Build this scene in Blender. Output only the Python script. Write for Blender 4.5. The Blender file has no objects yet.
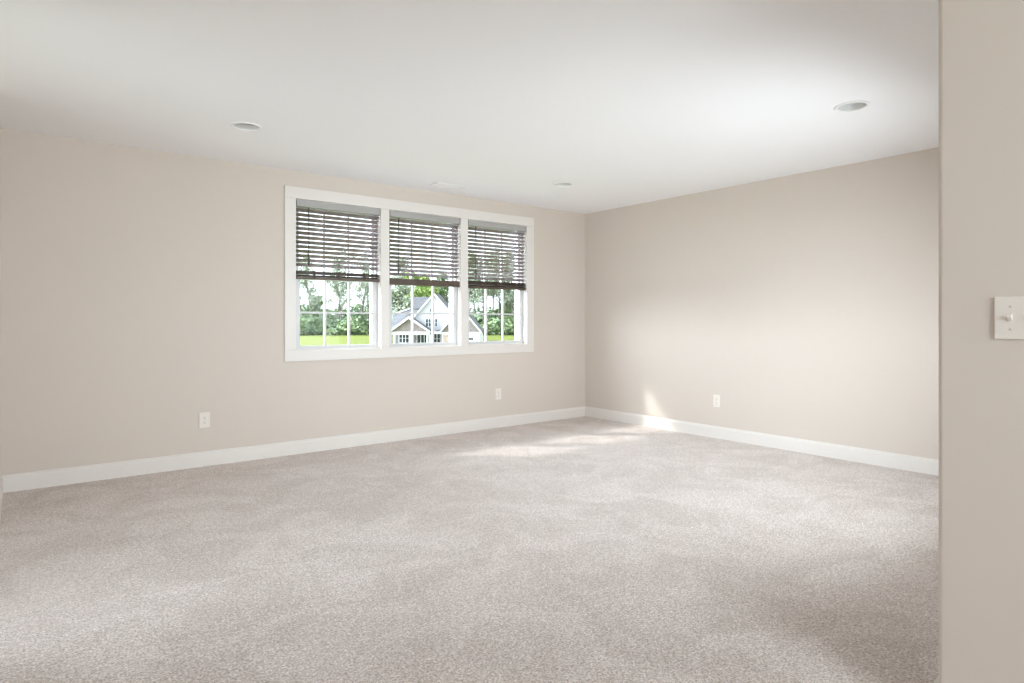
import bpy, bmesh, math, random
from mathutils import Vector, Matrix

# ------------------------------------------------------------------ camera, light, exposure
scn = bpy.context.scene
COL = scn.collection
F_PX, HORIZON, CAM_H = 627.0, 320.6, 1.152
YAW = math.atan2(798, 627)                       # angle of the view direction from +X
cam_data = bpy.data.cameras.new('camera')
cam = bpy.data.objects.new('camera', cam_data)
COL.objects.link(cam)
cam_data.sensor_width = 36.0
cam_data.lens = F_PX / 1024 * 36.0
cam_data.shift_y = -(341.5 - HORIZON) / 1024
cam_data.clip_start = 0.02
cam_data.clip_end = 1500
cam.location = (0, 0, CAM_H)
cam.rotation_euler = (math.pi / 2, 0, YAW - math.pi / 2)
scn.camera = cam

world = bpy.data.worlds.new('world')
scn.world = world
world.use_nodes = True
wn = world.node_tree
wn.nodes.clear()
w_out = wn.nodes.new('ShaderNodeOutputWorld')
w_bg = wn.nodes.new('ShaderNodeBackground')
w_bg.inputs['Color'].default_value = (0.84, 0.92, 1.0, 1)
w_bg.inputs['Strength'].default_value = 2.4
wn.links.new(w_bg.outputs[0], w_out.inputs[0])

SUN_DIR = Vector((1, -0.98, -1.03))
sun_data = bpy.data.lights.new('sun', 'SUN')
sun_data.energy = 3.0
sun_data.angle = math.radians(3.6)
sun_data.color = (1.0, 0.975, 0.945)
sun = bpy.data.objects.new('sun', sun_data)
COL.objects.link(sun)
sun.rotation_euler = SUN_DIR.to_track_quat('-Z', 'Y').to_euler()
sun.location = (-20, 30, 30)

glow_data = bpy.data.lights.new('added_sky_fill', 'SUN')      # wide lamp added to push more sky light into the room
glow_data.energy = 33.0
glow_data.angle = math.radians(80)
glow_data.color = (0.82, 0.905, 1.0)
glow = bpy.data.objects.new('added_sky_fill', glow_data)
COL.objects.link(glow)
glow.rotation_euler = Vector((0.74, -0.70, -0.14)).to_track_quat('-Z', 'Y').to_euler()
glow.location = (-18, 30, 30)

def fill_lamp(name, loc, rot, w, h, power, spread=125):
    """soft fill added at one of the unseen windows, to brighten the room"""
    d = bpy.data.lights.new(name, 'AREA')
    d.shape = 'RECTANGLE'
    d.size, d.size_y = w, h
    d.energy = power
    d.color = (0.86, 0.93, 1.0)
    d.spread = math.radians(spread)
    o = bpy.data.objects.new(name, d)
    COL.objects.link(o)
    o.location, o.rotation_euler = loc, rot
    return o
fill_lamp('added_fill_south', (3.60, 0.52, 1.20), (math.pi / 2 - 0.06, 0, 0), 1.5, 0.9, 40)  # fill lamps added out of view to lift the room's brightness
fill_lamp('added_fill_rear', (1.05, -2.36, 1.45), (math.pi / 2 - 0.08, 0, 0), 1.7, 1.3, 49)
fill_lamp('added_fill_west', (-1.93, 3.32, 1.45), (math.pi / 2 - 0.02, 0, -math.pi / 2 + 0.03), 1.5, 1.0, 13, 72)

def portal(name, loc, rot, w, h):
    d = bpy.data.lights.new(name, 'AREA')
    d.shape = 'RECTANGLE'
    d.size, d.size_y = w, h
    d.cycles.is_portal = True
    o = bpy.data.objects.new(name, d)
    COL.objects.link(o)
    o.location, o.rotation_euler = loc, rot
    return o
portal('window_portal', (3.165, 5.60, 1.555), (-math.pi / 2, 0, 0), 2.62, 1.34)

scn.view_settings.view_transform = 'Standard'
scn.view_settings.look = 'None'
scn.view_settings.gamma = 1.0
scn.view_settings.use_curve_mapping = False
scn.view_settings.exposure = 0.29
scn.cycles.max_bounces = 14
scn.cycles.diffuse_bounces = 10
scn.cycles.transparent_max_bounces = 16
scn.cycles.sample_clamp_indirect = 6.0

# ------------------------------------------------------------------ materials
def material(name, color, rough=0.6, spec=0.3, metal=0.0, noise=None, bump=None, coords='Object'):
    """noise: (scale, second colour, detail); bump: (scale, strength, distance)"""
    m = bpy.data.materials.new(name)
    m.use_nodes = True
    nt = m.node_tree
    b = nt.nodes['Principled BSDF']
    b.inputs['Base Color'].default_value = (*color, 1)
    b.inputs['Roughness'].default_value = rough
    b.inputs['Specular IOR Level'].default_value = spec
    b.inputs['Metallic'].default_value = metal
    tc = nt.nodes.new('ShaderNodeTexCoord')
    if noise:
        n = nt.nodes.new('ShaderNodeTexNoise')
        n.inputs['Scale'].default_value = noise[0]
        n.inputs['Detail'].default_value = noise[2] if len(noise) > 2 else 3
        r = nt.nodes.new('ShaderNodeValToRGB')
        r.color_ramp.elements[0].position = 0.35
        r.color_ramp.elements[1].position = 0.65
        r.color_ramp.elements[0].color = (*color, 1)
        r.color_ramp.elements[1].color = (*noise[1], 1)
        nt.links.new(tc.outputs[coords], n.inputs['Vector'])
        nt.links.new(n.outputs['Fac'], r.inputs['Fac'])
        nt.links.new(r.outputs['Color'], b.inputs['Base Color'])
    if bump:
        n2 = nt.nodes.new('ShaderNodeTexNoise')
        n2.inputs['Scale'].default_value = bump[0]
        n2.inputs['Detail'].default_value = 2
        bp = nt.nodes.new('ShaderNodeBump')
        bp.inputs['Strength'].default_value = bump[1]
        bp.inputs['Distance'].default_value = bump[2]
        nt.links.new(tc.outputs[coords], n2.inputs['Vector'])
        nt.links.new(n2.outputs['Fac'], bp.inputs['Height'])
        nt.links.new(bp.outputs['Normal'], b.inputs['Normal'])
    return m

M_WALL = material('wall_paint', (0.630, 0.565, 0.507), 0.75, 0.2, bump=(220, 0.04, 0.002))
M_CEIL = material('ceiling_paint', (0.90, 0.905, 0.92), 0.9, 0.1, bump=(180, 0.04, 0.002))
M_TRIM = material('white_trim_paint', (0.73, 0.695, 0.66), 0.4, 0.4)
M_VINYL = material('white_vinyl', (0.62, 0.62, 0.62), 0.35, 0.4)
M_PLATE = material('white_plastic_plate', (0.75, 0.70, 0.645), 0.3, 0.5)
M_SLOT = material('dark_slot', (0.12, 0.11, 0.10), 0.6, 0.2)
M_SCREW = material('painted_screw', (0.52, 0.50, 0.47), 0.4, 0.5, 0.3)
M_SLAT_GLARE = material('slat_wood_glare_lightened', (0.215, 0.172, 0.172), 0.34, 0.6, noise=(14, (0.175, 0.138, 0.135)))  # dark brown wood lightened to carry window glare in the colour
M_RAIL = material('dark_brown_rail_wood', (0.10, 0.070, 0.052), 0.4, 0.4, noise=(16, (0.070, 0.048, 0.036)))
M_HEADRAIL = material('grey_headrail_metal', (0.38, 0.37, 0.36), 0.4, 0.4)
M_CORD = material('brown_cord', (0.10, 0.078, 0.065), 0.8, 0.1)
M_WAND = material('dark_wand', (0.045, 0.036, 0.032), 0.35, 0.5)
M_LAMP_TRIM = material('lamp_trim_white', (0.86, 0.855, 0.84), 0.35, 0.4)
M_BAFFLE = material('lamp_baffle', (0.66, 0.66, 0.65), 0.5, 0.3)
M_LENS = material('lamp_lens', (0.75, 0.75, 0.73), 0.3, 0.5)
M_VENT = material('vent_white_metal', (0.84, 0.83, 0.815), 0.4, 0.4)
M_DUCT = material('vent_duct_grey', (0.25, 0.25, 0.25), 0.7, 0.2)
M_LAWN = material('lawn_grass', (0.112, 0.138, 0.034), 0.9, 0.05, noise=(0.05, (0.138, 0.155, 0.040), 4))
M_LEAF_A = material('leaf_mid_green', (0.33, 0.40, 0.22), 0.7, 0.2, noise=(0.22, (0.19, 0.27, 0.17), 4))
M_LEAF_B = material('leaf_bright_green', (0.34, 0.44, 0.14), 0.7, 0.2, noise=(0.25, (0.24, 0.33, 0.12), 4))
M_LEAF_C = material('leaf_pale_green', (0.48, 0.52, 0.42), 0.7, 0.2, noise=(0.25, (0.36, 0.41, 0.32), 4))
M_LEAF_D = material('leaf_dark_green', (0.27, 0.31, 0.23), 0.7, 0.2, noise=(0.25, (0.34, 0.39, 0.29), 4))
M_BARK = material('bark', (0.22, 0.20, 0.18), 0.9, 0.1, noise=(1.4, (0.16, 0.14, 0.125)))
M_SIDING = material('white_siding', (0.62, 0.625, 0.64), 0.6, 0.2)
M_HTRIM = material('house_trim_white', (0.82, 0.82, 0.82), 0.5, 0.3)
M_ROOF = material('grey_shingles', (0.110, 0.110, 0.120), 0.85, 0.1, noise=(2.2, (0.145, 0.145, 0.157)))
M_SHAKE = material('taupe_shake', (0.27, 0.225, 0.225), 0.8, 0.1, noise=(2.8, (0.32, 0.275, 0.275)))
M_HSIDE = material('grey_siding', (0.25, 0.248, 0.25), 0.7, 0.2)
M_STONE = material('tan_stone', (0.36, 0.27, 0.21), 0.85, 0.1, noise=(2.5, (0.50, 0.44, 0.38)))
M_HGLASS = material('house_window_glass', (0.055, 0.065, 0.075), 0.12, 0.6)

def wave_bump(m, scale, strength, dist):
    nt = m.node_tree
    b = nt.nodes['Principled BSDF']
    tc = nt.nodes.new('ShaderNodeTexCoord')
    w = nt.nodes.new('ShaderNodeTexWave')
    w.bands_direction = 'Z'
    w.wave_profile = 'SAW'
    w.inputs['Scale'].default_value = scale
    bp = nt.nodes.new('ShaderNodeBump')
    bp.inputs['Strength'].default_value = strength
    bp.inputs['Distance'].default_value = dist
    nt.links.new(tc.outputs['Object'], w.inputs['Vector'])
    nt.links.new(w.outputs['Fac'], bp.inputs['Height'])
    nt.links.new(bp.outputs['Normal'], b.inputs['Normal'])
wave_bump(M_SIDING, 1.6, 0.4, 0.03)
wave_bump(M_SHAKE, 1.6, 0.6, 0.04)

def carpet_material():
    m = bpy.data.materials.new('beige_carpet')
    m.use_nodes = True
    nt = m.node_tree
    b = nt.nodes['Principled BSDF']
    b.inputs['Roughness'].default_value = 0.95
    b.inputs['Specular IOR Level'].default_value = 0.05
    b.inputs['Sheen Weight'].default_value = 0.15
    tc = nt.nodes.new('ShaderNodeTexCoord')
    def noise(scale, detail, rough=0.5, dist=0.0):
        n = nt.nodes.new('ShaderNodeTexNoise')
        n.inputs['Scale'].default_value = scale
        n.inputs['Detail'].default_value = detail
        n.inputs['Roughness'].default_value = rough
        n.inputs['Distortion'].default_value = dist
        nt.links.new(tc.outputs['Object'], n.inputs['Vector'])
        return n
    def ramp(src, p0, p1, c0, c1):
        r = nt.nodes.new('ShaderNodeValToRGB')
        r.color_ramp.elements[0].position, r.color_ramp.elements[1].position = p0, p1
        r.color_ramp.elements[0].color, r.color_ramp.elements[1].color = (*c0, 1), (*c1, 1)
        nt.links.new(src, r.inputs['Fac'])
        return r
    def mul(a, c):
        x = nt.nodes.new('ShaderNodeMix')
        x.data_type = 'RGBA'
        x.blend_type = 'MULTIPLY'
        x.inputs['Factor'].default_value = 1.0
        nt.links.new(a, x.inputs['A'])
        nt.links.new(c, x.inputs['B'])
        return x.outputs['Result']
    fine = noise(120, 4, 0.75)
    tuft = noise(52, 3, 0.65, 0.8)
    patch = noise(2.3, 6, 0.65, 1.2)          # brushed and walked patches in the pile
    base = ramp(fine.outputs['Fac'], 0.38, 0.62, (0.45, 0.39, 0.365), (1.0, 0.92, 0.885))
    t2 = ramp(tuft.outputs['Fac'], 0.38, 0.60, (0.78, 0.765, 0.75), (1, 1, 1))
    t3 = ramp(patch.outputs['Fac'], 0.40, 0.60, (0.87, 0.855, 0.84), (1, 1, 1))
    nt.links.new(mul(mul(base.outputs['Color'], t2.outputs['Color']), t3.outputs['Color']), b.inputs['Base Color'])
    bp = nt.nodes.new('ShaderNodeBump')
    bp.inputs['Strength'].default_value = 0.55
    bp.inputs['Distance'].default_value = 0.008
    nt.links.new(fine.outputs['Fac'], bp.inputs['Height'])
    nt.links.new(bp.outputs['Normal'], b.inputs['Normal'])
    return m
M_CARPET = carpet_material()

def glass_material():
    m = bpy.data.materials.new('window_glass')
    m.use_nodes = True
    nt = m.node_tree
    nt.nodes.clear()
    out = nt.nodes.new('ShaderNodeOutputMaterial')
    tr = nt.nodes.new('ShaderNodeBsdfTransparent')
    tr.inputs['Color'].default_value = (0.95, 0.965, 0.96, 1)
    gl = nt.nodes.new('ShaderNodeBsdfGlossy')
    gl.inputs['Roughness'].default_value = 0.02
    lw = nt.nodes.new('ShaderNodeLayerWeight')
    lw.inputs['Blend'].default_value = 0.5
    pw = nt.nodes.new('ShaderNodeMath')
    pw.operation = 'POWER'
    pw.inputs[1].default_value = 5.0
    fr = nt.nodes.new('ShaderNodeMath')
    fr.operation = 'MULTIPLY_ADD'
    fr.inputs[1].default_value = 0.3
    fr.inputs[2].default_value = 0.003
    nt.links.new(lw.outputs['Facing'], pw.inputs[0])
    nt.links.new(pw.outputs[0], fr.inputs[0])
    mx = nt.nodes.new('ShaderNodeMixShader')
    nt.links.new(fr.outputs[0], mx.inputs[0])
    nt.links.new(tr.outputs[0], mx.inputs[1])
    nt.links.new(gl.outputs[0], mx.inputs[2])
    nt.links.new(mx.outputs[0], out.inputs[0])
    return m
M_GLASS = glass_material()

# ------------------------------------------------------------------ mesh helpers
def box(bm, x0, x1, y0, y1, z0, z1):
    r = bmesh.ops.create_cube(bm, size=1.0)
    bmesh.ops.scale(bm, vec=(x1 - x0, y1 - y0, z1 - z0), verts=r['verts'])
    bmesh.ops.translate(bm, vec=((x0 + x1) / 2, (y0 + y1) / 2, (z0 + z1) / 2), verts=r['verts'])
    return r['verts']

def tube(bm, pts, rads, n=6, cap=True):
    rings = []
    for i, p in enumerate(pts):
        p = Vector(p)
        a = Vector(pts[max(i - 1, 0)])
        c = Vector(pts[min(i + 1, len(pts) - 1)])
        d = (c - a).normalized()
        q = d.to_track_quat('Z', 'Y')
        rings.append([bm.verts.new(p + q @ Vector((math.cos(t) * rads[i], math.sin(t) * rads[i], 0)))
                      for t in [2 * math.pi * k / n for k in range(n)]])
    for r0, r1 in zip(rings, rings[1:]):
        for k in range(n):
            bm.faces.new((r0[k], r0[(k + 1) % n], r1[(k + 1) % n], r1[k]))
    if cap:
        bm.faces.new(rings[0][::-1])
        bm.faces.new(rings[-1])

def prism(bm, poly, axis, a0, a1):
    """extrude a polygon; axis 'y': poly in (x,z); 'x': poly in (y,z); 'z': poly in (x,y)"""
    def P(p, t):
        if axis == 'y': return (p[0], t, p[1])
        if axis == 'x': return (t, p[0], p[1])
        return (p[0], p[1], t)
    v0 = [bm.verts.new(P(p, a0)) for p in poly]
    v1 = [bm.verts.new(P(p, a1)) for p in poly]
    n = len(poly)
    fs = [bm.faces.new(v0), bm.faces.new(v1[::-1])]
    for k in range(n):
        fs.append(bm.faces.new((v0[k], v1[k], v1[(k + 1) % n], v0[(k + 1) % n])))
    bmesh.ops.recalc_face_normals(bm, faces=fs)

def lathe(bm, prof, n=40, closed=True):
    """profile of (r, z) turned about Z"""
    rings = [[bm.verts.new((r * math.cos(2 * math.pi * k / n), r * math.sin(2 * math.pi * k / n), z))
              for k in range(n)] for r, z in prof]
    m = len(rings)
    for i in range(m if closed else m - 1):
        a, c = rings[i], rings[(i + 1) % m]
        for k in range(n):
            bm.faces.new((a[k], a[(k + 1) % n], c[(k + 1) % n], c[k]))
    bmesh.ops.recalc_face_normals(bm, faces=bm.faces[:])

def bevel(bm, w, seg=2, edges=None):
    bmesh.ops.bevel(bm, geom=edges if edges is not None else bm.edges[:], offset=w, segments=seg, affect='EDGES', profile=0.5)

def obj(name, bm, mat, parent=None, smooth=False, loc=None):
    me = bpy.data.meshes.new(name)
    bm.to_mesh(me)
    bm.free()
    me.materials.append(mat)
    if smooth:
        for p in me.polygons: p.use_smooth = True
    o = bpy.data.objects.new(name, me)
    COL.objects.link(o)
    if parent: o.parent = parent
    if loc: o.location = loc
    return o

def struct(name, bm, mat, smooth=False):
    o = obj(name, bm, mat, smooth=smooth)
    o['kind'] = 'structure'
    return o

def thing(name, label, cat, loc=(0, 0, 0), rot=(0, 0, 0), group=None, kind=None):
    o = bpy.data.objects.new(name, None)
    o.empty_display_size = 0.1
    COL.objects.link(o)
    o.location, o.rotation_euler = loc, rot
    if label: o['label'] = label
    if cat: o['category'] = cat
    if group: o['group'] = group
    if kind: o['kind'] = kind
    return o

def copy_tree(o, parent=None):
    c = o.copy()
    COL.objects.link(c)
    c.parent = parent
    for ch in list(o.children):
        copy_tree(ch, c)
    return c

# ------------------------------------------------------------------ room shell
XW, XE, YN, YS, H = -0.100, 5.374, 5.408, 0.664, 2.44
XH = 2.08                  # face of the entry wall beside the camera
YB, XL = -2.2, -1.8        # rear wall, far west wall of the entry
YJ = 4.55                  # where the west wall jogs back
T = 0.16
OPEN = [(1.871, 2.669), (2.758, 3.566), (3.656, 4.445)]
ZB, ZT = 0.893, 2.205
GROUND = -3.15

bm = bmesh.new(); box(bm, XL - .12, XE + .12, YB - .14, YN + T, -0.2, 0.0)
struct('floor', bm, M_CARPET)

LAMPS = [(1.185, 4.352), (4.03, 4.352), (3.93, 1.70)]
VENT = (3.225, 5.085)
bm = bmesh.new(); box(bm, XL - .12, XE + .12, YB - .14, YN + T, H, H + 0.2)
ceil = struct('ceiling', bm, M_CEIL)
cutters = []
for x, y in LAMPS:
    bmc = bmesh.new()
    bmesh.ops.create_cone(bmc, cap_ends=True, segments=40, radius1=0.082, radius2=0.082, depth=0.24)
    c = obj('cutter', bmc, M_CEIL, loc=(x, y, H)); cutters.append(c)
bmc = bmesh.new(); box(bmc, VENT[0] - .145, VENT[0] + .145, VENT[1] - .045, VENT[1] + .045, H - .05, H + .1)
cutters.append(obj('cutter', bmc, M_CEIL))
for c in cutters:
    md = ceil.modifiers.new('hole', 'BOOLEAN')
    md.operation = 'DIFFERENCE'; md.solver = 'EXACT'; md.object = c
bpy.context.view_layer.update()
me_new = bpy.data.meshes.new_from_object(ceil.evaluated_get(bpy.context.evaluated_depsgraph_get()))
ceil.modifiers.clear()
ceil.data = me_new
for c in cutters: bpy.data.objects.remove(c)

# north wall (window wall), one continuous surface around the openings
def wall_with_holes(name, x0, x1, y0, y1, z0, z1, holes):
    """wall along X between y0 and y1 with rectangular holes (xa, xb, za, zb)"""
    xs = sorted({x0, x1, *[h[0] for h in holes], *[h[1] for h in holes]})
    zs = sorted({z0, z1, *[h[2] for h in holes], *[h[3] for h in holes]})
    bm = bmesh.new()
    g0 = {}; g1 = {}
    for i, x in enumerate(xs):
        for k, z in enumerate(zs):
            g0[i, k] = bm.verts.new((x, y0, z)); g1[i, k] = bm.verts.new((x, y1, z))
    def solid(i, k):
        if i < 0 or k < 0 or i >= len(xs) - 1 or k >= len(zs) - 1: return False
        cx, cz = (xs[i] + xs[i + 1]) / 2, (zs[k] + zs[k + 1]) / 2
        return not any(h[0] < cx < h[1] and h[2] < cz < h[3] for h in holes)
    for i in range(len(xs) - 1):
        for k in range(len(zs) - 1):
            if not solid(i, k): continue
            bm.faces.new((g0[i, k], g0[i + 1, k], g0[i + 1, k + 1], g0[i, k + 1]))
            bm.faces.new((g1[i, k], g1[i, k + 1], g1[i + 1, k + 1], g1[i + 1, k]))
            if not solid(i - 1, k): bm.faces.new((g0[i, k], g0[i, k + 1], g1[i, k + 1], g1[i, k]))
            if not solid(i + 1, k): bm.faces.new((g0[i + 1, k], g1[i + 1, k], g1[i + 1, k + 1], g0[i + 1, k + 1]))
            if not solid(i, k - 1): bm.faces.new((g0[i, k], g1[i, k], g1[i + 1, k], g0[i + 1, k]))
            if not solid(i, k + 1): bm.faces.new((g0[i, k + 1], g0[i + 1, k + 1], g1[i + 1, k + 1], g1[i, k + 1]))
    bmesh.ops.recalc_face_normals(bm, faces=bm.faces[:])
    return struct(name, bm, M_WALL)

wall_with_holes('wall_north', XW - .12, XE + .12, YN, YN + T, 0, H, [(a, b, ZB, ZT) for a, b in OPEN])
bm = bmesh.new(); box(bm, XE, XE + .12, YS, YN, 0, H)
struct('wall_east', bm, M_WALL)
RW = (2.75, 4.45, 0.70, 1.70)       # window added in the unseen south wall to let fill in
HW = (0.15, 1.95, 0.75, 2.15)      # window added at the rear of the entry for a fill lamp
wall_with_holes('wall_south', XH + .12, XE + .12, YS - .12, YS, 0, H, [RW])
bm = bmesh.new(); box(bm, XH, XH + .12, YB, YS, 0, H)
ed = [e for e in bm.edges if abs(e.verts[0].co.x - XH) < 1e-4 and abs(e.verts[1].co.x - XH) < 1e-4
      and abs(e.verts[0].co.y - YS) < 1e-4 and abs(e.verts[1].co.y - YS) < 1e-4]
bevel(bm, 0.014, 5, ed)
struct('wall_entry', bm, M_WALL)
bm = bmesh.new()
prism(bm, [(XW, YN), (XW, YJ), (XL, YJ), (XL, YJ + .12), (XW - .12, YJ + .12), (XW - .12, YN)], 'z', 0, H)
struct('wall_west', bm, M_WALL)
WW = (2.50, 4.15, 0.85, 2.05)     # window added in the far west wall of the entry for fill
fw_ = wall_with_holes('wall_far_west', YB, YJ + .12, 0, .12, 0, H, [WW])
fw_.rotation_euler = (0, 0, math.pi / 2)
fw_.location = (XL, 0, 0)
wall_with_holes('wall_rear', XL - .12, XH + .12, YB - .14, YB, 0, H, [HW])

bm = bmesh.new(); box(bm, -1.00, -0.88, YB, 3.05, 0, H)  # unseen partition added to keep the west fill off the entry wall
struct('wall_light_block', bm, M_WALL)

# baseboards: stepped profile
BP = [(0, 0), (0.015, 0), (0.015, 0.094), (0.0125, 0.101), (0.0085, 0.106), (0.0085, 0.112), (0.006, 0.116), (0, 0.117)]
def baseboard(name, p0, p1, nrm):
    """p0->p1 along the wall foot, nrm into the room"""
    bm = bmesh.new()
    p0, p1, nrm = Vector((*p0, 0)), Vector((*p1, 0)), Vector((*nrm, 0))
    a = [bm.verts.new(p0 + nrm * d + Vector((0, 0, z))) for d, z in BP]
    c = [bm.verts.new(p1 + nrm * d + Vector((0, 0, z))) for d, z in BP]
    n = len(BP)
    bm.faces.new(a); bm.faces.new(c[::-1])
    for k in range(n): bm.faces.new((a[k], c[k], c[(k + 1) % n], a[(k + 1) % n]))
    bmesh.ops.recalc_face_normals(bm, faces=bm.faces[:])
    struct(name, bm, M_TRIM)
e = 0.0151
baseboard('baseboard_north', (XW, YN), (XE, YN), (0, -1))
baseboard('baseboard_east', (XE, YN - e), (XE, YS + e), (-1, 0))
baseboard('baseboard_south', (XE, YS), (XH + .02, YS), (0, 1))
baseboard('baseboard_entry', (XH, YS - .02), (XH, YB), (-1, 0))
baseboard('baseboard_west', (XW, YN - e), (XW, YJ - e), (1, 0))
baseboard('baseboard_jog', (XW, YJ), (XL, YJ), (0, -1))
baseboard('baseboard_far_west', (XL, YJ - e), (XL, YB), (1, 0))
baseboard('baseboard_light_block', (-.88, YB + e), (-.88, 3.05), (1, 0))
baseboard('baseboard_rear', (-.88, YB), (XH - e, YB), (0, 1))

# window casing (one painted surround for the triple window)
CW = 0.095
X0, X1 = OPEN[0][0] - CW, OPEN[2][1] + CW + .010
CT = 0.019
bm = bmesh.new()
for x0, x1, z0, z1 in [(X0, OPEN[0][0], ZB, ZT), (OPEN[2][1], X1, ZB, ZT),
                       (OPEN[0][1], OPEN[1][0], ZB, ZT), (OPEN[1][1], OPEN[2][0], ZB, ZT),
                       (X0, X1, ZT, ZT + .10), (X0, X1, ZB - .092, ZB)]:
    b2 = bmesh.new(); box(b2, x0, x1, YN - CT, YN - .0004, z0, z1)
    ed = [q for q in b2.edges if all(abs(v.co.y - (YN - CT)) < 1e-5 for v in q.verts)]
    bevel(b2, 0.0025, 2, ed)
    me = bpy.data.meshes.new('t'); b2.to_mesh(me); b2.free(); bm.from_mesh(me); bpy.data.meshes.remove(me)
struct('trim_1', bm, M_TRIM)

# ------------------------------------------------------------------ double-hung windows
def frame_ring(bm, x0, x1, z0, z1, wl, wb, wt, y0, y1):
    box(bm, x0, x0 + wl, y0, y1, z0, z1)
    box(bm, x1 - wl, x1, y0, y1, z0, z1)
    box(bm, x0 + wl, x1 - wl, y0, y1, z0, z0 + wb)
    box(bm, x0 + wl, x1 - wl, y0, y1, z1 - wt, z1)

def double_hung(name, a, b, zb, zt, y_room, s, depth, cols=3, rows=2):
    """s=+1: outside lies towards +Y"""
    w = thing(name, None, None, ((a + b) / 2, y_room, zb), kind='structure')
    W = (b - a) / 2
    Ht = zt - zb
    def Y(p, q): return (min(p * s, q * s), max(p * s, q * s))
    bm = bmesh.new()                            # jamb liner between room and frame
    frame_ring(bm, -W + .0005, W - .0005, .0005, Ht - .0005, 0.006, 0.008, 0.006, *Y(0.0, depth))
    obj('jamb', bm, M_TRIM, w)
    bm = bmesh.new()                            # vinyl frame
    frame_ring(bm, -W + .006, W - .006, 0.008, Ht - .006, 0.024, 0.012, 0.026, *Y(0.044, depth))
    obj('window_frame', bm, M_VINYL, w)
    mid = 0.636
    st = 0.025
    def sash(nm, z0, z1, y0, y1, rb, rt):
        bm = bmesh.new()
        xa, xb = -W + .030, W - .030
        frame_ring(bm, xa, xb, z0, z1, st, rb, rt, *Y(y0, y1))
        o = obj(nm, bm, M_VINYL, w)
        gx0, gx1, gz0, gz1 = xa + st, xb - st, z0 + rb, z1 - rt
        yc = (y0 + y1) / 2
        bm = bmesh.new()
        mw = 0.0095
        for k in range(1, cols):
            x = gx0 + (gx1 - gx0) * k / cols
            box(bm, x - mw, x + mw, *Y(yc - .009, yc + .009), gz0, gz1)
        for k in range(1, rows):
            z = gz0 + (gz1 - gz0) * k / rows
            box(bm, gx0, gx1, *Y(yc - .0085, yc + .0085), z - mw * .8, z + mw * .8)
        obj('muntin_grid', bm, M_VINYL, o)
        bm = bmesh.new()
        box(bm, gx0, gx1, *Y(yc - .003, yc + .003), gz0, gz1)
        obj('glass_pane', bm, M_GLASS, o)
        return o
    lo = sash('lower_sash', 0.0205, mid + .018, 0.043, 0.067, 0.018, 0.034)
    up = sash('upper_sash', mid - .018, Ht - .0325, 0.072, 0.096, 0.034, 0.034)
    bm = bmesh.new()
    box(bm, -.03, .03, *Y(.050, .070), mid + .018, mid + .026)
    box(bm, -.012, .03, *Y(.048, .060), mid + .026, mid + .034)
    obj('sash_lock', bm, M_VINYL, lo)
    return w
for i, (a, b) in enumerate(OPEN):
    double_hung('window_%d' % (i + 1), a, b, ZB, ZT, YN, 1, T)
# picture windows added out of view, as openings for the fill lamps
def added_picture_window(name, r, y, depth):
    w = thing(name, None, None, ((r[0] + r[1]) / 2, y, r[2]), kind='structure')
    W, Ht = (r[1] - r[0]) / 2, r[3] - r[2]
    bm = bmesh.new(); frame_ring(bm, -W, W, 0, Ht, .05, .05, .05, -depth, -.001)
    obj('window_frame', bm, M_VINYL, w)
    bm = bmesh.new(); box(bm, -W + .05, W - .05, -depth * .7, -depth * .7 + .006, .05, Ht - .05)
    obj('glass_pane', bm, M_GLASS, w)
added_picture_window('window_4', RW, YS, .12)
added_picture_window('window_5', HW, YB, .14)
added_picture_window('window_6', WW, 0, .12)
w6 = bpy.data.objects['window_6']
w6.location = (XL, (WW[0] + WW[1]) / 2, WW[2])
w6.rotation_euler = (0, 0, -math.pi / 2)

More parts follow.
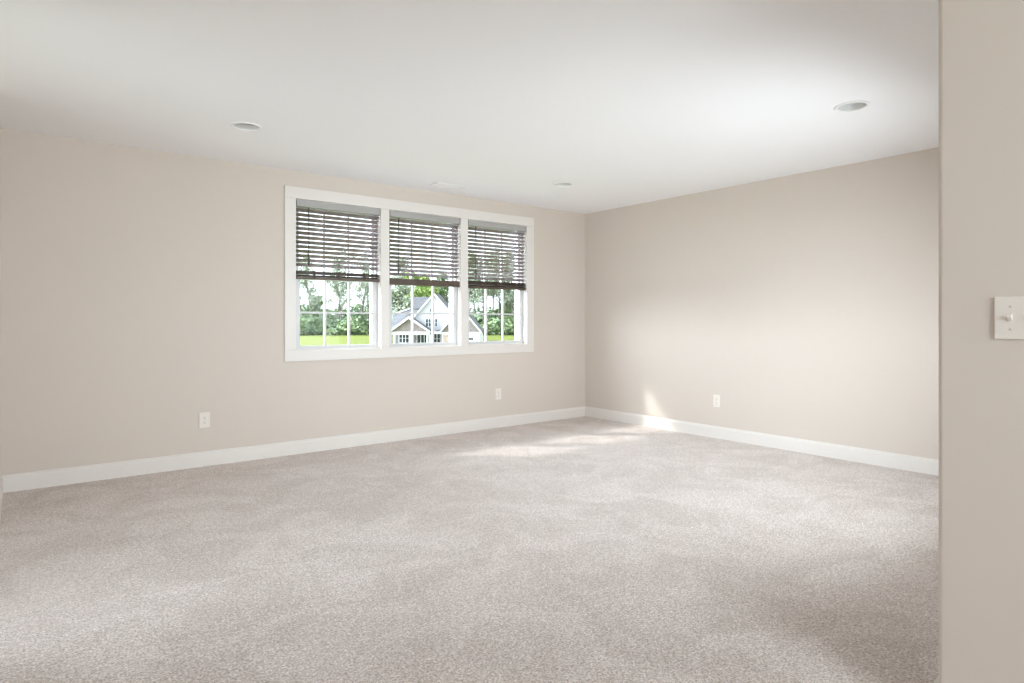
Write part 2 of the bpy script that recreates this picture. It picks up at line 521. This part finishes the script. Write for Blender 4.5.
# ------------------------------------------------------------------ blinds
def blind(a, b, z_bottom, stack, label, wand_len, pitch=0.0395, wand_x=0.105):
    t = thing('window_blind', label, 'blind', ((a + b) / 2, YN + .004, ZT - .0065),
              group='horizontal blinds half lowered over the triple window')
    W = (b - a) / 2 - 0.0068
    yc = 0.012                                   # slat centre line, behind the casing face
    zb = z_bottom - (ZT - .0065)
    bm = bmesh.new(); box(bm, -W + .001, W - .001, -.018, .036, -.058, -.0008)
    bevel(bm, 0.003, 2)
    box(bm, -W + .0005, -W + .006, -.021, .038, -.061, -.0008)
    box(bm, W - .006, W - .0005, -.021, .038, -.061, -.0008)
    obj('headrail', bm, M_HEADRAIL, t)
    bm = bmesh.new()                             # bottom rail
    rh = 0.026 if stack else 0.060
    vs = box(bm, -W + .001, W - .001, yc - .026, yc + .026, zb, zb + rh)
    bevel(bm, 0.003, 2)
    obj('bottom_rail', bm, M_RAIL, t)
    # slats: slightly crowned, tilted with the room edge up
    bm = bmesh.new()
    def slat(z, tilt, jit=0.0):      # adds to the current bm
        n = 4
        hw = 0.0250
        xs = (-W + .004, W - .004)
        rows = []
        for dz in (0.0014, -0.0014):
            for x in xs:
                row = []
                for k in range(n + 1):
                    u = -1 + 2 * k / n
                    yy = u * hw
                    zz = 0.0022 * (1 - u * u) + dz
                    y2 = yy * math.cos(tilt) - zz * math.sin(tilt)
                    z2 = yy * math.sin(tilt) + zz * math.cos(tilt)
                    row.append(bm.verts.new((x, yc + y2, z + z2 + jit * (1 if x > 0 else -1))))
                rows.append(row)
        tl, tr, bl, br = rows
        fs = []
        for k in range(n):
            fs.append(bm.faces.new((tl[k], tr[k], tr[k + 1], tl[k + 1])))
            fs.append(bm.faces.new((bl[k], bl[k + 1], br[k + 1], br[k])))
            fs.append(bm.faces.new((tl[k], tl[k + 1], bl[k + 1], bl[k])))
            fs.append(bm.faces.new((tr[k], br[k], br[k + 1], tr[k + 1])))
        fs.append(bm.faces.new((tl[0], bl[0], br[0], tr[0])))
        fs.append(bm.faces.new((tl[n], tr[n], br[n], bl[n])))
    z = -.086
    z_stop = zb + (rh + .018 + stack * 0.0045 if stack else rh)
    k = 0
    rnd = random.Random(int(a * 100))
    while z > z_stop + .022:
        slat(z, math.radians(-27 + rnd.uniform(-1.0, 1.0)), rnd.uniform(-.0007, .0007))
        z -= pitch
        k += 1
    obj('slats', bm, M_SLAT_GLARE, t)
    if stack:
        bm = bmesh.new()
        for q in range(stack):
            slat(zb + rh + .018 + q * .0045, math.radians(-3 if q % 2 else 2), rnd.uniform(-.001, .001))
        slat(zb + rh + .006, math.radians(-7), .001)
        obj('gathered_slats', bm, M_RAIL, t)  # same slats, left in dark brown without the painted glare
    for fx in (-.60, 0.0, .60):                  # ladder cords
        bm = bmesh.new()
        for yy in (yc - .0258, yc + .0258):
            tube(bm, [(fx * W, yy, -.058), (fx * W, yy, zb + rh)], [.0009] * 2, 5)
        tube(bm, [(fx * W, yc, -.058), (fx * W, yc, zb + rh)], [.0009] * 2, 5)
        if stack:                                # slack of the ladder gathered at the bottom
            box(bm, fx * W - .010, fx * W + .010, yc - .029, yc - .0262, zb + .004, z_stop + .002)
        obj('ladder_cord', bm, M_CORD, t)
    bm = bmesh.new()
    wx = -W + wand_x
    tube(bm, [(wx, yc - .034, -.062), (wx, yc - .036, -.075), (wx, yc - .036, -wand_len + .05), (wx, yc - .036, -wand_len)],
         [.0025, .0060, .0060, .0072], 8)
    obj('tilt_wand', bm, M_WAND, t)
    return t
blind(*OPEN[0], 1.515, 6, 'brown slatted blind on the leftmost of the three windows, with slats gathered at the bottom', .57)
blind(*OPEN[1], 1.497, 0, 'brown slatted blind on the middle window, above the house, with a plain thick bottom rail', .60, wand_x=.09)
blind(*OPEN[2], 1.490, 8, 'brown slatted blind on the rightmost window, nearest the corner of the room', .60, wand_x=.09)

# ------------------------------------------------------------------ outlets
def outlet(label, loc, rotz):
    """plate in the XZ plane facing -Y at rotz = 0"""
    t = thing('wall_outlet', label, 'outlet', loc, (0, 0, rotz), group='duplex outlets low on the walls')
    bm = bmesh.new(); box(bm, -.039, .039, -.0065, -.0003, -.060, .060); bevel(bm, .0028, 3)
    obj('cover_plate', bm, M_PLATE, t)
    for s in (-1, 1):
        bm = bmesh.new()
        pts = []
        for k in range(24):
            an = 2 * math.pi * k / 24
            x, z = .0175 * math.cos(an), .0175 * math.sin(an)
            pts.append((x, max(-.0143, min(.0143, z)) + s * .0195))
        prism(bm, pts, 'y', -.0085, -.006)
        r = obj('receptacle', bm, M_PLATE, t)
        bm = bmesh.new()
        for x, h in ((-.0065, .0042), (.0065, .0035)):
            box(bm, x - .0012, x + .0012, -.0090, -.0080, s * .0195 + .0025 - h, s * .0195 + .0025 + h)
        prism(bm, [(.003 * math.cos(q * math.pi / 4), s * .0195 - .0088 + .003 * math.sin(q * math.pi / 4)) for q in range(8)], 'y', -.0090, -.0080)
        obj('slot', bm, M_SLOT, r)
    bm = bmesh.new()
    bmesh.ops.create_cone(bm, cap_ends=True, segments=16, radius1=.0032, radius2=.0026, depth=.0014, matrix=Matrix.Translation((0, -.0071, 0)) @ Matrix.Rotation(math.pi / 2, 4, 'X'))
    obj('screw', bm, M_SCREW, t)
outlet('white duplex outlet on the window wall left of the window, above the baseboard', (1.152, YN, .365), 0)
outlet('white duplex outlet on the window wall under the right window, near the corner', (4.057, YN, .361), 0)
outlet('white duplex outlet on the right-hand wall beside the patch of sunlight', (XE, 3.589, .364), -math.pi / 2)

# ------------------------------------------------------------------ switch plate on the near wall
sw = thing('light_switch', 'white double toggle switch plate on the near wall at the right edge', 'light switch',
           (XH, .470, 1.159), (0, 0, -math.pi / 2))
bm = bmesh.new(); box(bm, -.058, .058, -.0065, -.0003, -.0572, .0572); bevel(bm, .0028, 3)
obj('cover_plate', bm, M_PLATE, sw)
for sx in (-.023, .023):
    bm = bmesh.new(); box(bm, sx - .0052, sx + .0052, -.0075, -.006, -.0120, .0120)
    fr_ = obj('switch_collar', bm, M_PLATE, sw)
    bm = bmesh.new()
    prism(bm, [(-.0075, -.0085), (-.0175, .0045), (-.0165, .0085), (-.0075, .0085)], 'x', sx - .0040, sx + .0040)
    obj('toggle', bm, M_PLATE, sw)
    for sz in (-.0302, .0302):
        bm = bmesh.new()
        bmesh.ops.create_cone(bm, cap_ends=True, segments=16, radius1=.0034, radius2=.0026, depth=.0014, matrix=Matrix.Translation((sx, -.0070, sz)) @ Matrix.Rotation(math.pi / 2, 4, 'X'))
        box(bm, sx - .0026, sx + .0026, -.0080, -.0076, sz - .0004, sz + .0004)
        obj('screw', bm, M_SCREW, sw)

# ------------------------------------------------------------------ recessed ceiling lights
LAMP_LABELS = ['round white recessed ceiling light nearest the left wall, above left of the window',
               'round white recessed ceiling light nearest the far corner, right of the ceiling vent',
               'round white recessed ceiling light nearest the camera, above the right-hand wall']
proto = None
for (x, y), lab in zip(LAMPS, LAMP_LABELS):
    if proto is None:
        proto = t = thing('recessed_light', lab, 'ceiling light', (x, y, H), group='recessed ceiling lights')
        bm = bmesh.new()
        lathe(bm, [(.078, .004), (.078, -.004), (.083, -.008), (.094, -.006), (.098, -.0003), (.083, -.0003)], 48)
        obj('trim_ring', bm, M_LAMP_TRIM, t, smooth=True)
        bm = bmesh.new()
        prof = [(.0775, -.002)]
        for k in range(8):                          # stepped baffle
            z = .004 + k * .0075
            prof += [(.0770 - k * .0022, z), (.0750 - k * .0022, z + .001)]
        prof += [(.058, .066), (.0805, .066), (.0805, .0)]
        lathe(bm, prof, 48)
        obj('baffle', bm, M_BAFFLE, t)
        bm = bmesh.new()
        lathe(bm, [(.0005, .050), (.030, .052), (.050, .058), (.0575, .064), (.0575, .067), (.0005, .067)], 40)
        obj('bulb', bm, M_LENS, t, smooth=True)
    else:
        c = copy_tree(proto)
        c.location = (x, y, H)
        c['label'] = lab

# ------------------------------------------------------------------ ceiling vent
t = thing('ceiling_vent', 'white louvred air vent in the ceiling above the middle window', 'vent', (VENT[0], VENT[1], H))
bm = bmesh.new(); frame_ring(bm, -.17, .17, -.07, .07, .03, .03, .03, -.006, -.0003)
for v in bm.verts: v.co = Vector((v.co.x, v.co.z, v.co.y))
bmesh.ops.recalc_face_normals(bm, faces=bm.faces[:])
obj('frame', bm, M_VENT, t)
bm = bmesh.new()
for k in range(7):
    yy = -.036 + k * .012
    vs = box(bm, -.14, .14, -.0065, .0065, -.0006, .0006)
    bmesh.ops.rotate(bm, verts=vs, cent=(0, 0, 0), matrix=Matrix.Rotation(math.radians(62 if k < 3 else -62), 3, 'X'))
    bmesh.ops.translate(bm, verts=vs, vec=(0, yy, .001))
obj('louvres', bm, M_VENT, t)
bm = bmesh.new(); box(bm, -.144, .144, -.044, .044, .080, .085)
obj('duct', bm, M_DUCT, t)

# ------------------------------------------------------------------ outdoors
bm = bmesh.new()
random.seed(3)
nx, ny = 40, 40
vv = {}
for i in range(nx + 1):
    for k in range(ny + 1):
        x = -260 + 620 * i / nx
        y = -60 + 460 * k / ny
        d = max(0, y - 90)
        vv[i, k] = bm.verts.new((x, y, GROUND + (0.0 if d == 0 else .15 * math.sin(x * .05) * math.sin(y * .03))))
for i in range(nx):
    for k in range(ny):
        bm.faces.new((vv[i, k], vv[i + 1, k], vv[i + 1, k + 1], vv[i, k + 1]))
lawn = obj('lawn', bm, M_LAWN, smooth=True)
lawn['kind'] = 'structure'

FW = Vector((math.cos(YAW), math.sin(YAW), 0))
RT = Vector((math.sin(YAW), -math.cos(YAW), 0))
def spot(px, depth):
    """ground point seen in column px of the photograph at the given distance"""
    p = FW * depth + RT * ((px - 512) / F_PX * depth)
    return Vector((p.x, p.y, GROUND))

def leaf(bm, c, s, rnd):
    q = Vector((rnd.gauss(0, 1), rnd.gauss(0, 1), rnd.gauss(0, 1))).normalized().to_track_quat('Z', 'Y')
    s2 = s * rnd.uniform(.5, .9)
    bm.faces.new([bm.verts.new(c + q @ Vector(p)) for p in ((-s, 0, 0), (0, -s2, .1 * s), (s, 0, 0), (0, s2, .1 * s))])

def tree(name, seed, height, spread, trunk_r, leafiness, leaf_s, mat, start=.35, levels=3):
    rnd = random.Random(seed)
    root = thing(name, None, 'tree')
    bw, bl = bmesh.new(), bmesh.new()
    tips = []
    def grow(p, d, length, r, lv):
        n = 4
        pts, rad = [p.copy()], [r]
        for k in range(n):
            d = (d + Vector((rnd.uniform(-.16, .16), rnd.uniform(-.16, .16), rnd.uniform(-.02, .10)))).normalized()
            p = p + d * length / n
            pts.append(p.copy()); rad.append(r * (1 - .75 * (k + 1) / n))
        tube(bw, pts, rad, 5 if lv else 7, cap=False)
        if lv >= levels - 1:
            tips.extend(pts[1:])
        if lv < levels:
            m = (13 if lv == 0 else 5)
            for k in range(m):
                f = start + (1 - start) * (k + rnd.random()) / m if lv == 0 else rnd.uniform(.3, 1)
                i = min(n - 1, int(f * n)); g = f * n - i
                q = pts[i].lerp(pts[i + 1], g)
                an = rnd.uniform(0, 2 * math.pi)
                side = Vector((math.cos(an), math.sin(an), rnd.uniform(.25, 1.0))).normalized()
                L = (spread * (1.15 - .75 * f) if lv == 0 else length * rnd.uniform(.4, .6))
                grow(q, side, L, max(.045, rad[i] * (.42 if lv == 0 else .55)), lv + 1)
    grow(Vector((0, 0, -.1)), Vector((rnd.uniform(-.03, .03), rnd.uniform(-.03, .03), 1)), height, trunk_r, 0)
    for q in tips:
        for _ in range(leafiness if leafiness >= 1 else (1 if rnd.random() < leafiness else 0)):
            leaf(bl, q + Vector((rnd.gauss(0, .55), rnd.gauss(0, .55), rnd.gauss(0, .45))), leaf_s * rnd.uniform(.6, 1.2), rnd)
    obj('trunk', bw, M_BARK, root)
    obj('foliage', bl, mat, root)
    return root

kinds = {
    'bare': lambda s: tree('tree', s, 23, 6.5, .36, 1, .24, M_LEAF_C, .30),
    'bare2': lambda s: tree('tree', s, 22, 5.6, .30, 1, .30, M_LEAF_D, .25),
    'pine': lambda s: tree('tree', s, 24, 4.2, .28, 2, .30, M_LEAF_C, .35),
    'green': lambda s: tree('tree', s, 22, 7.0, .34, 5, .42, M_LEAF_A, .15),
    'bright': lambda s: tree('tree', s, 15, 5.5, .26, 6, .36, M_LEAF_B, .2),
    'pale': lambda s: tree('tree', s, 14, 5.0, .22, 3, .30, M_LEAF_C, .2),
}
protos = {}
# (kind, column, distance, scale, label)
TREES = [
    ('bare', 303, 186, 1.0, 'thin bare-branched tree at the left edge of the left window pane'),
    ('bare2', 313, 190, 1.05, 'bare leaning tree seen in the first pane column of the left window'),
    ('green', 319, 196, .52, 'low rounded green tree rising above the thicket in the left window'),
    ('bare', 335, 192, 1.1, 'tall forked tree seen in the middle pane column of the left window'),
    ('bare2', 343, 184, .95, 'thin leafy-topped tree just left of the right muntin of the left window'),
    ('bare', 359, 188, 1.0, 'slender single tree seen in the last pane column of the left window'),
    ('bare2', 368, 182, .9, 'tall bare tree hard against the right stile of the left window'),
    ('pale', 398, 128, .85, 'pale loose tree standing left of the house'),
    ('bare2', 404, 190, 1.0, 'thin dark tree far behind the pale tree left of the house'),
    ('bright', 421, 132, .86, 'bright yellow-green tree behind the house left of its tallest gable'),
    ('green', 443, 140, .62, 'darker green tree behind the house right of its tallest gable'),
    ('bare', 452, 190, 1.0, 'tall bare tree far behind the right side of the house'),
    ('pine', 470, 186, .95, 'tall straight tree at the left edge of the right window'),
    ('pine', 478, 192, 1.0, 'tall leafy tree in the first pane column of the right window'),
    ('bare2', 484, 184, 1.0, 'thin tree just left of the first muntin of the right window'),
    ('pine', 491, 194, 1.05, 'tall leafy tree in the middle pane column of the right window'),
    ('bare2', 499, 186, 1.0, 'thin tree just left of the second muntin of the right window'),
    ('green', 507, 190, .62, 'broad green tree in the last pane column of the right window'),
    ('pine', 515, 186, 1.0, 'tall leafy tree at the right edge of the right window'),
]
rt = random.Random(5)
def place_tree(kind, px, dep, sc, label, group=None):
    if kind not in protos:
        protos[kind] = o = kinds[kind](len(protos) * 7 + 11)
    else:
        o = copy_tree(protos[kind])
    o.location = spot(px, dep)
    o.rotation_euler = (0, 0, rt.uniform(0, 6.28))
    o.scale = (sc, sc, sc)
    o['label'] = label
    if group: o['group'] = group
for k_, px, dep, sc, lab in TREES:
    place_tree(k_, px, dep, sc, lab, 'trees beyond the lawn')

# thicket of shrubs along the edge of the woods
rnd = random.Random(9)
bm = bmesh.new()
px = 215.0
while px < 620:
    for row in range(3):
        dep = 184 + row * 6 + rnd.uniform(-2, 2)
        c = spot(px + rnd.uniform(-4, 4), dep)
        hgt = rnd.uniform(3.2, 5.2) + row * 2.2 + 1.2 * math.sin(px * .09)
        wd = rnd.uniform(2.4, 4.2)
        for _ in range(170):
            v = Vector((rnd.gauss(0, 1), rnd.gauss(0, 1), rnd.gauss(0, 1))).normalized() * rnd.uniform(.72, 1.05)
            z = (v.z * .5 + .5) * hgt
            wz = wd * (1.0 if v.z < 0 else 1)
            leaf(bm, c + Vector((v.x * wz, v.y * wz, z)), rnd.uniform(.35, .75), rnd)
    px += 6.5
th = obj('thicket', bm, M_LEAF_A)
th['label'] = 'dense green thicket of shrubs along the far edge of the lawn'
th['category'] = 'shrubs'
th['kind'] = 'stuff'

# ------------------------------------------------------------------ the house across the lawn
HD = 97.0
S = HD / F_PX
hc = spot(435, HD)
ang = math.atan2(RT.y, RT.x)
house = thing('house', 'white and grey gabled house with a porch, across the lawn, seen through the middle window', 'house',
              tuple(hc), (0, 0, ang))
# local axes: x to the right, y away from the camera, z up
def U(px): return (px - 435) * S
def Wz(py): return max(0.0, (348.0 - py) * S)
def bx(bm, x0, x1, y0, y1, z0, z1): return box(bm, x0, x1, y0, y1, z0, z1)

def gable(x0, xa, x1, ze, za, y0, y1, wall_m, face_m, name, zsplit):
    """a gable-fronted volume: walls, face, roof and rake boards"""
    bm = bmesh.new(); bx(bm, x0 + .25, x1 - .25, y0, y1, 0, ze)
    w = obj('wall', bm, wall_m, house)
    bm = bmesh.new()
    prism(bm, [(x0 + .2, ze), (x1 - .2, ze), (xa, za - .15)], 'y', y0 - .03, y1)
    obj(name, bm, face_m, house)
    th_ = .16
    for xa_, xb_ in ((x0, xa), (x1, xa)):
        bm = bmesh.new()
        prism(bm, [(xa_, ze - .12), (xb_, za), (xb_, za + th_), (xa_, ze - .12 + th_)], 'y', y0 - .35, y1)
        obj('roof', bm, M_ROOF, house)
        bm = bmesh.new()
        prism(bm, [(xa_, ze - .22), (xb_, za - .18), (xb_, za + th_ + .02), (xa_, ze - .12 + th_ + .02)], 'y', y0 - .42, y0 - .34)
        obj('rake_board', bm, M_HTRIM, house)
    return w

def hwindow(x0, x1, z0, z1, y, cols=1, rows=2):
    bm = bmesh.new()
    frame_ring(bm, x0 - .09, x1 + .09, z0 - .09, z1 + .09, .09, .09, .09, y - .08, y)
    for k in range(1, cols):
        x = x0 + (x1 - x0) * k / cols
        bx(bm, x - .05, x + .05, y - .07, y, z0, z1)
    for k in range(1, rows):
        z = z0 + (z1 - z0) * k / rows
        bx(bm, x0, x1, y - .06, y, z - .03, z + .03)
    f = obj('window', bm, M_HTRIM, house)
    bm = bmesh.new(); bx(bm, x0, x1, y - .035, y - .005, z0, z1)
    obj('pane', bm, M_HGLASS, f)

E0 = 2.62
# main white gable
gable(U(405.0), U(434.3), U(463), 3.35, Wz(293.5), 0.0, 9.0, M_SIDING, M_SIDING, 'gable_face', 3.4)
hwindow(U(426.0), U(430.8), Wz(326), Wz(318.6), -.03, 2, 2)
hwindow(U(432.6), U(437.2), Wz(326), Wz(318.6), -.03, 2, 2)
bm = bmesh.new(); bx(bm, U(430.2), U(431.9), -.10, -.02, Wz(311.5), Wz(308.2)); obj('attic_vent', bm, M_HGLASS, house)
# roof mass behind, left of the main gable
bm = bmesh.new()
prism(bm, [(2.0, Wz(297)), (2.0, Wz(297) + .15), (.3, Wz(309) + .15), (.3, Wz(309))], 'x', U(410.0), U(433))
obj('roof', bm, M_ROOF, house)
bm = bmesh.new(); prism(bm, [(.32, Wz(309) - .1), (2.0, Wz(297) - .1), (3.6, Wz(309) - .1), (3.6, 3), (.32, 3)], 'x', U(410.4), U(433)); obj('wall', bm, M_HSIDE, house)
# left wing with its sloping roof and fascia
bm = bmesh.new(); bx(bm, U(393.2), U(412), -.6, 6, 0, E0); obj('wall', bm, M_HSIDE, house)
bm = bmesh.new()
v = [bm.verts.new(p) for p in [(U(391.8), -1.4, E0 - .05), (U(413), -1.4, E0 - .05), (U(413), 1.2, Wz(307)), (U(391.8), 1.2, Wz(314))]]
f = bm.faces.new(v)
r = bmesh.ops.extrude_face_region(bm, geom=[f])
for q in r['geom']:
    if isinstance(q, bmesh.types.BMVert): q.co += Vector((0, .12, -.12))
bmesh.ops.recalc_face_normals(bm, faces=bm.faces[:])
obj('roof', bm, M_ROOF, house)
bm = bmesh.new()
prism(bm, [(U(391.6), Wz(314.4)), (U(413), Wz(307.2)), (U(413), Wz(306.1)), (U(391.6), Wz(313.1))], 'y', 1.0, 1.25)
obj('fascia', bm, M_HTRIM, house)
# porch gable with taupe shingled face
def porch():
    x0, x1, xa = U(393.3), U(433.6), U(412.6)
    yf = -3.4
    bm = bmesh.new(); prism(bm, [(x0 + .3, E0), (x1 - .3, E0), (xa, Wz(317.6) - .1)], 'y', yf, yf + .2)
    obj('gable_face', bm, M_SHAKE, house)
    for xs in (x0, x1):
        bm = bmesh.new()
        prism(bm, [(xs, E0 - .1), (xa, Wz(317)), (xa, Wz(317) + .14), (xs, E0 + .04)], 'y', yf - .3, 0)
        obj('roof', bm, M_ROOF, house)
        bm = bmesh.new()
        prism(bm, [(xs, E0 - .2), (xa, Wz(317) - .22), (xa, Wz(317) + .18), (xs, E0 + .08)], 'y', yf - .38, yf - .29)
        obj('rake_board', bm, M_HTRIM, house)
    bm = bmesh.new(); bx(bm, x0 + .2, x1 - .2, yf - .1, yf + .15, E0 - .42, E0 + .02); obj('porch_beam', bm, M_HTRIM, house)
    for px_ in (394.6, 398.4, 413.6, 430.4, 433.2):
        bm = bmesh.new(); bx(bm, U(px_) - .13, U(px_) + .13, yf - .05, yf + .2, 0, E0 - .4)
        bx(bm, U(px_) - .18, U(px_) + .18, yf - .1, yf + .25, 0, .3)
        obj('porch_post', bm, M_HTRIM, house)
    bm = bmesh.new(); bx(bm, x0 + .2, U(447), yf + .1, -.02, 0, .12); obj('porch_floor', bm, M_HSIDE, house)
    bm = bmesh.new(); bx(bm, x0 + .3, U(443), -.72, -.6, .12, E0); obj('wall', bm, M_HSIDE, house)
    hwindow(U(400.2), U(409.6), Wz(342), Wz(333.4), -.74, 3, 2)
    hwindow(U(418), U(428.4), Wz(343), Wz(333.4), -.74, 3, 1)
    hwindow(U(434.6), U(440.6), Wz(343), Wz(333.4), -.74, 2, 2)
porch()
# link roof between the gables
bm = bmesh.new()
v = [bm.verts.new(p) for p in [(U(434), -2.6, E0 - .02), (U(449), -2.6, E0 - .02), (U(459), .6, Wz(313)), (U(448), .6, Wz(320)), (U(439), .6, Wz(329))]]
f = bm.faces.new(v)
r = bmesh.ops.extrude_face_region(bm, geom=[f])
for q in r['geom']:
    if isinstance(q, bmesh.types.BMVert): q.co += Vector((0, .1, -.1))
bmesh.ops.recalc_face_normals(bm, faces=bm.faces[:])
obj('roof', bm, M_ROOF, house)
bm = bmesh.new(); bx(bm, U(434), U(449), -2.75, -2.6, E0 - .3, E0 + .02); obj('fascia', bm, M_HTRIM, house)
# garage gable on the right
gable(U(443.0), U(463), U(483), E0, Wz(308), -4.2, 6.0, M_SIDING, M_SHAKE, 'gable_face', 2.7)
bm = bmesh.new(); bx(bm, U(446.2), U(450.8), -4.32, -4.18, 0, E0 - .3); obj('stone_pier', bm, M_STONE, house)
bm = bmesh.new(); bx(bm, U(444.5), U(481.5), -4.34, -4.19, E0 - .35, E0 - .05); obj('fascia', bm, M_HTRIM, house)
bm = bmesh.new()
bx(bm, U(453), U(476), -4.30, -4.2, 0, 2.1)
gd = obj('garage_door', bm, M_HTRIM, house)
for k in range(4):
    x0 = U(454 + k * 5.6)
    bm = bmesh.new()
    for q in range(3): bx(bm, x0 + q * .22, x0 + q * .22 + .18, -4.33, -4.29, 1.40, 1.80)
    obj('pane', bm, M_HGLASS, gd)
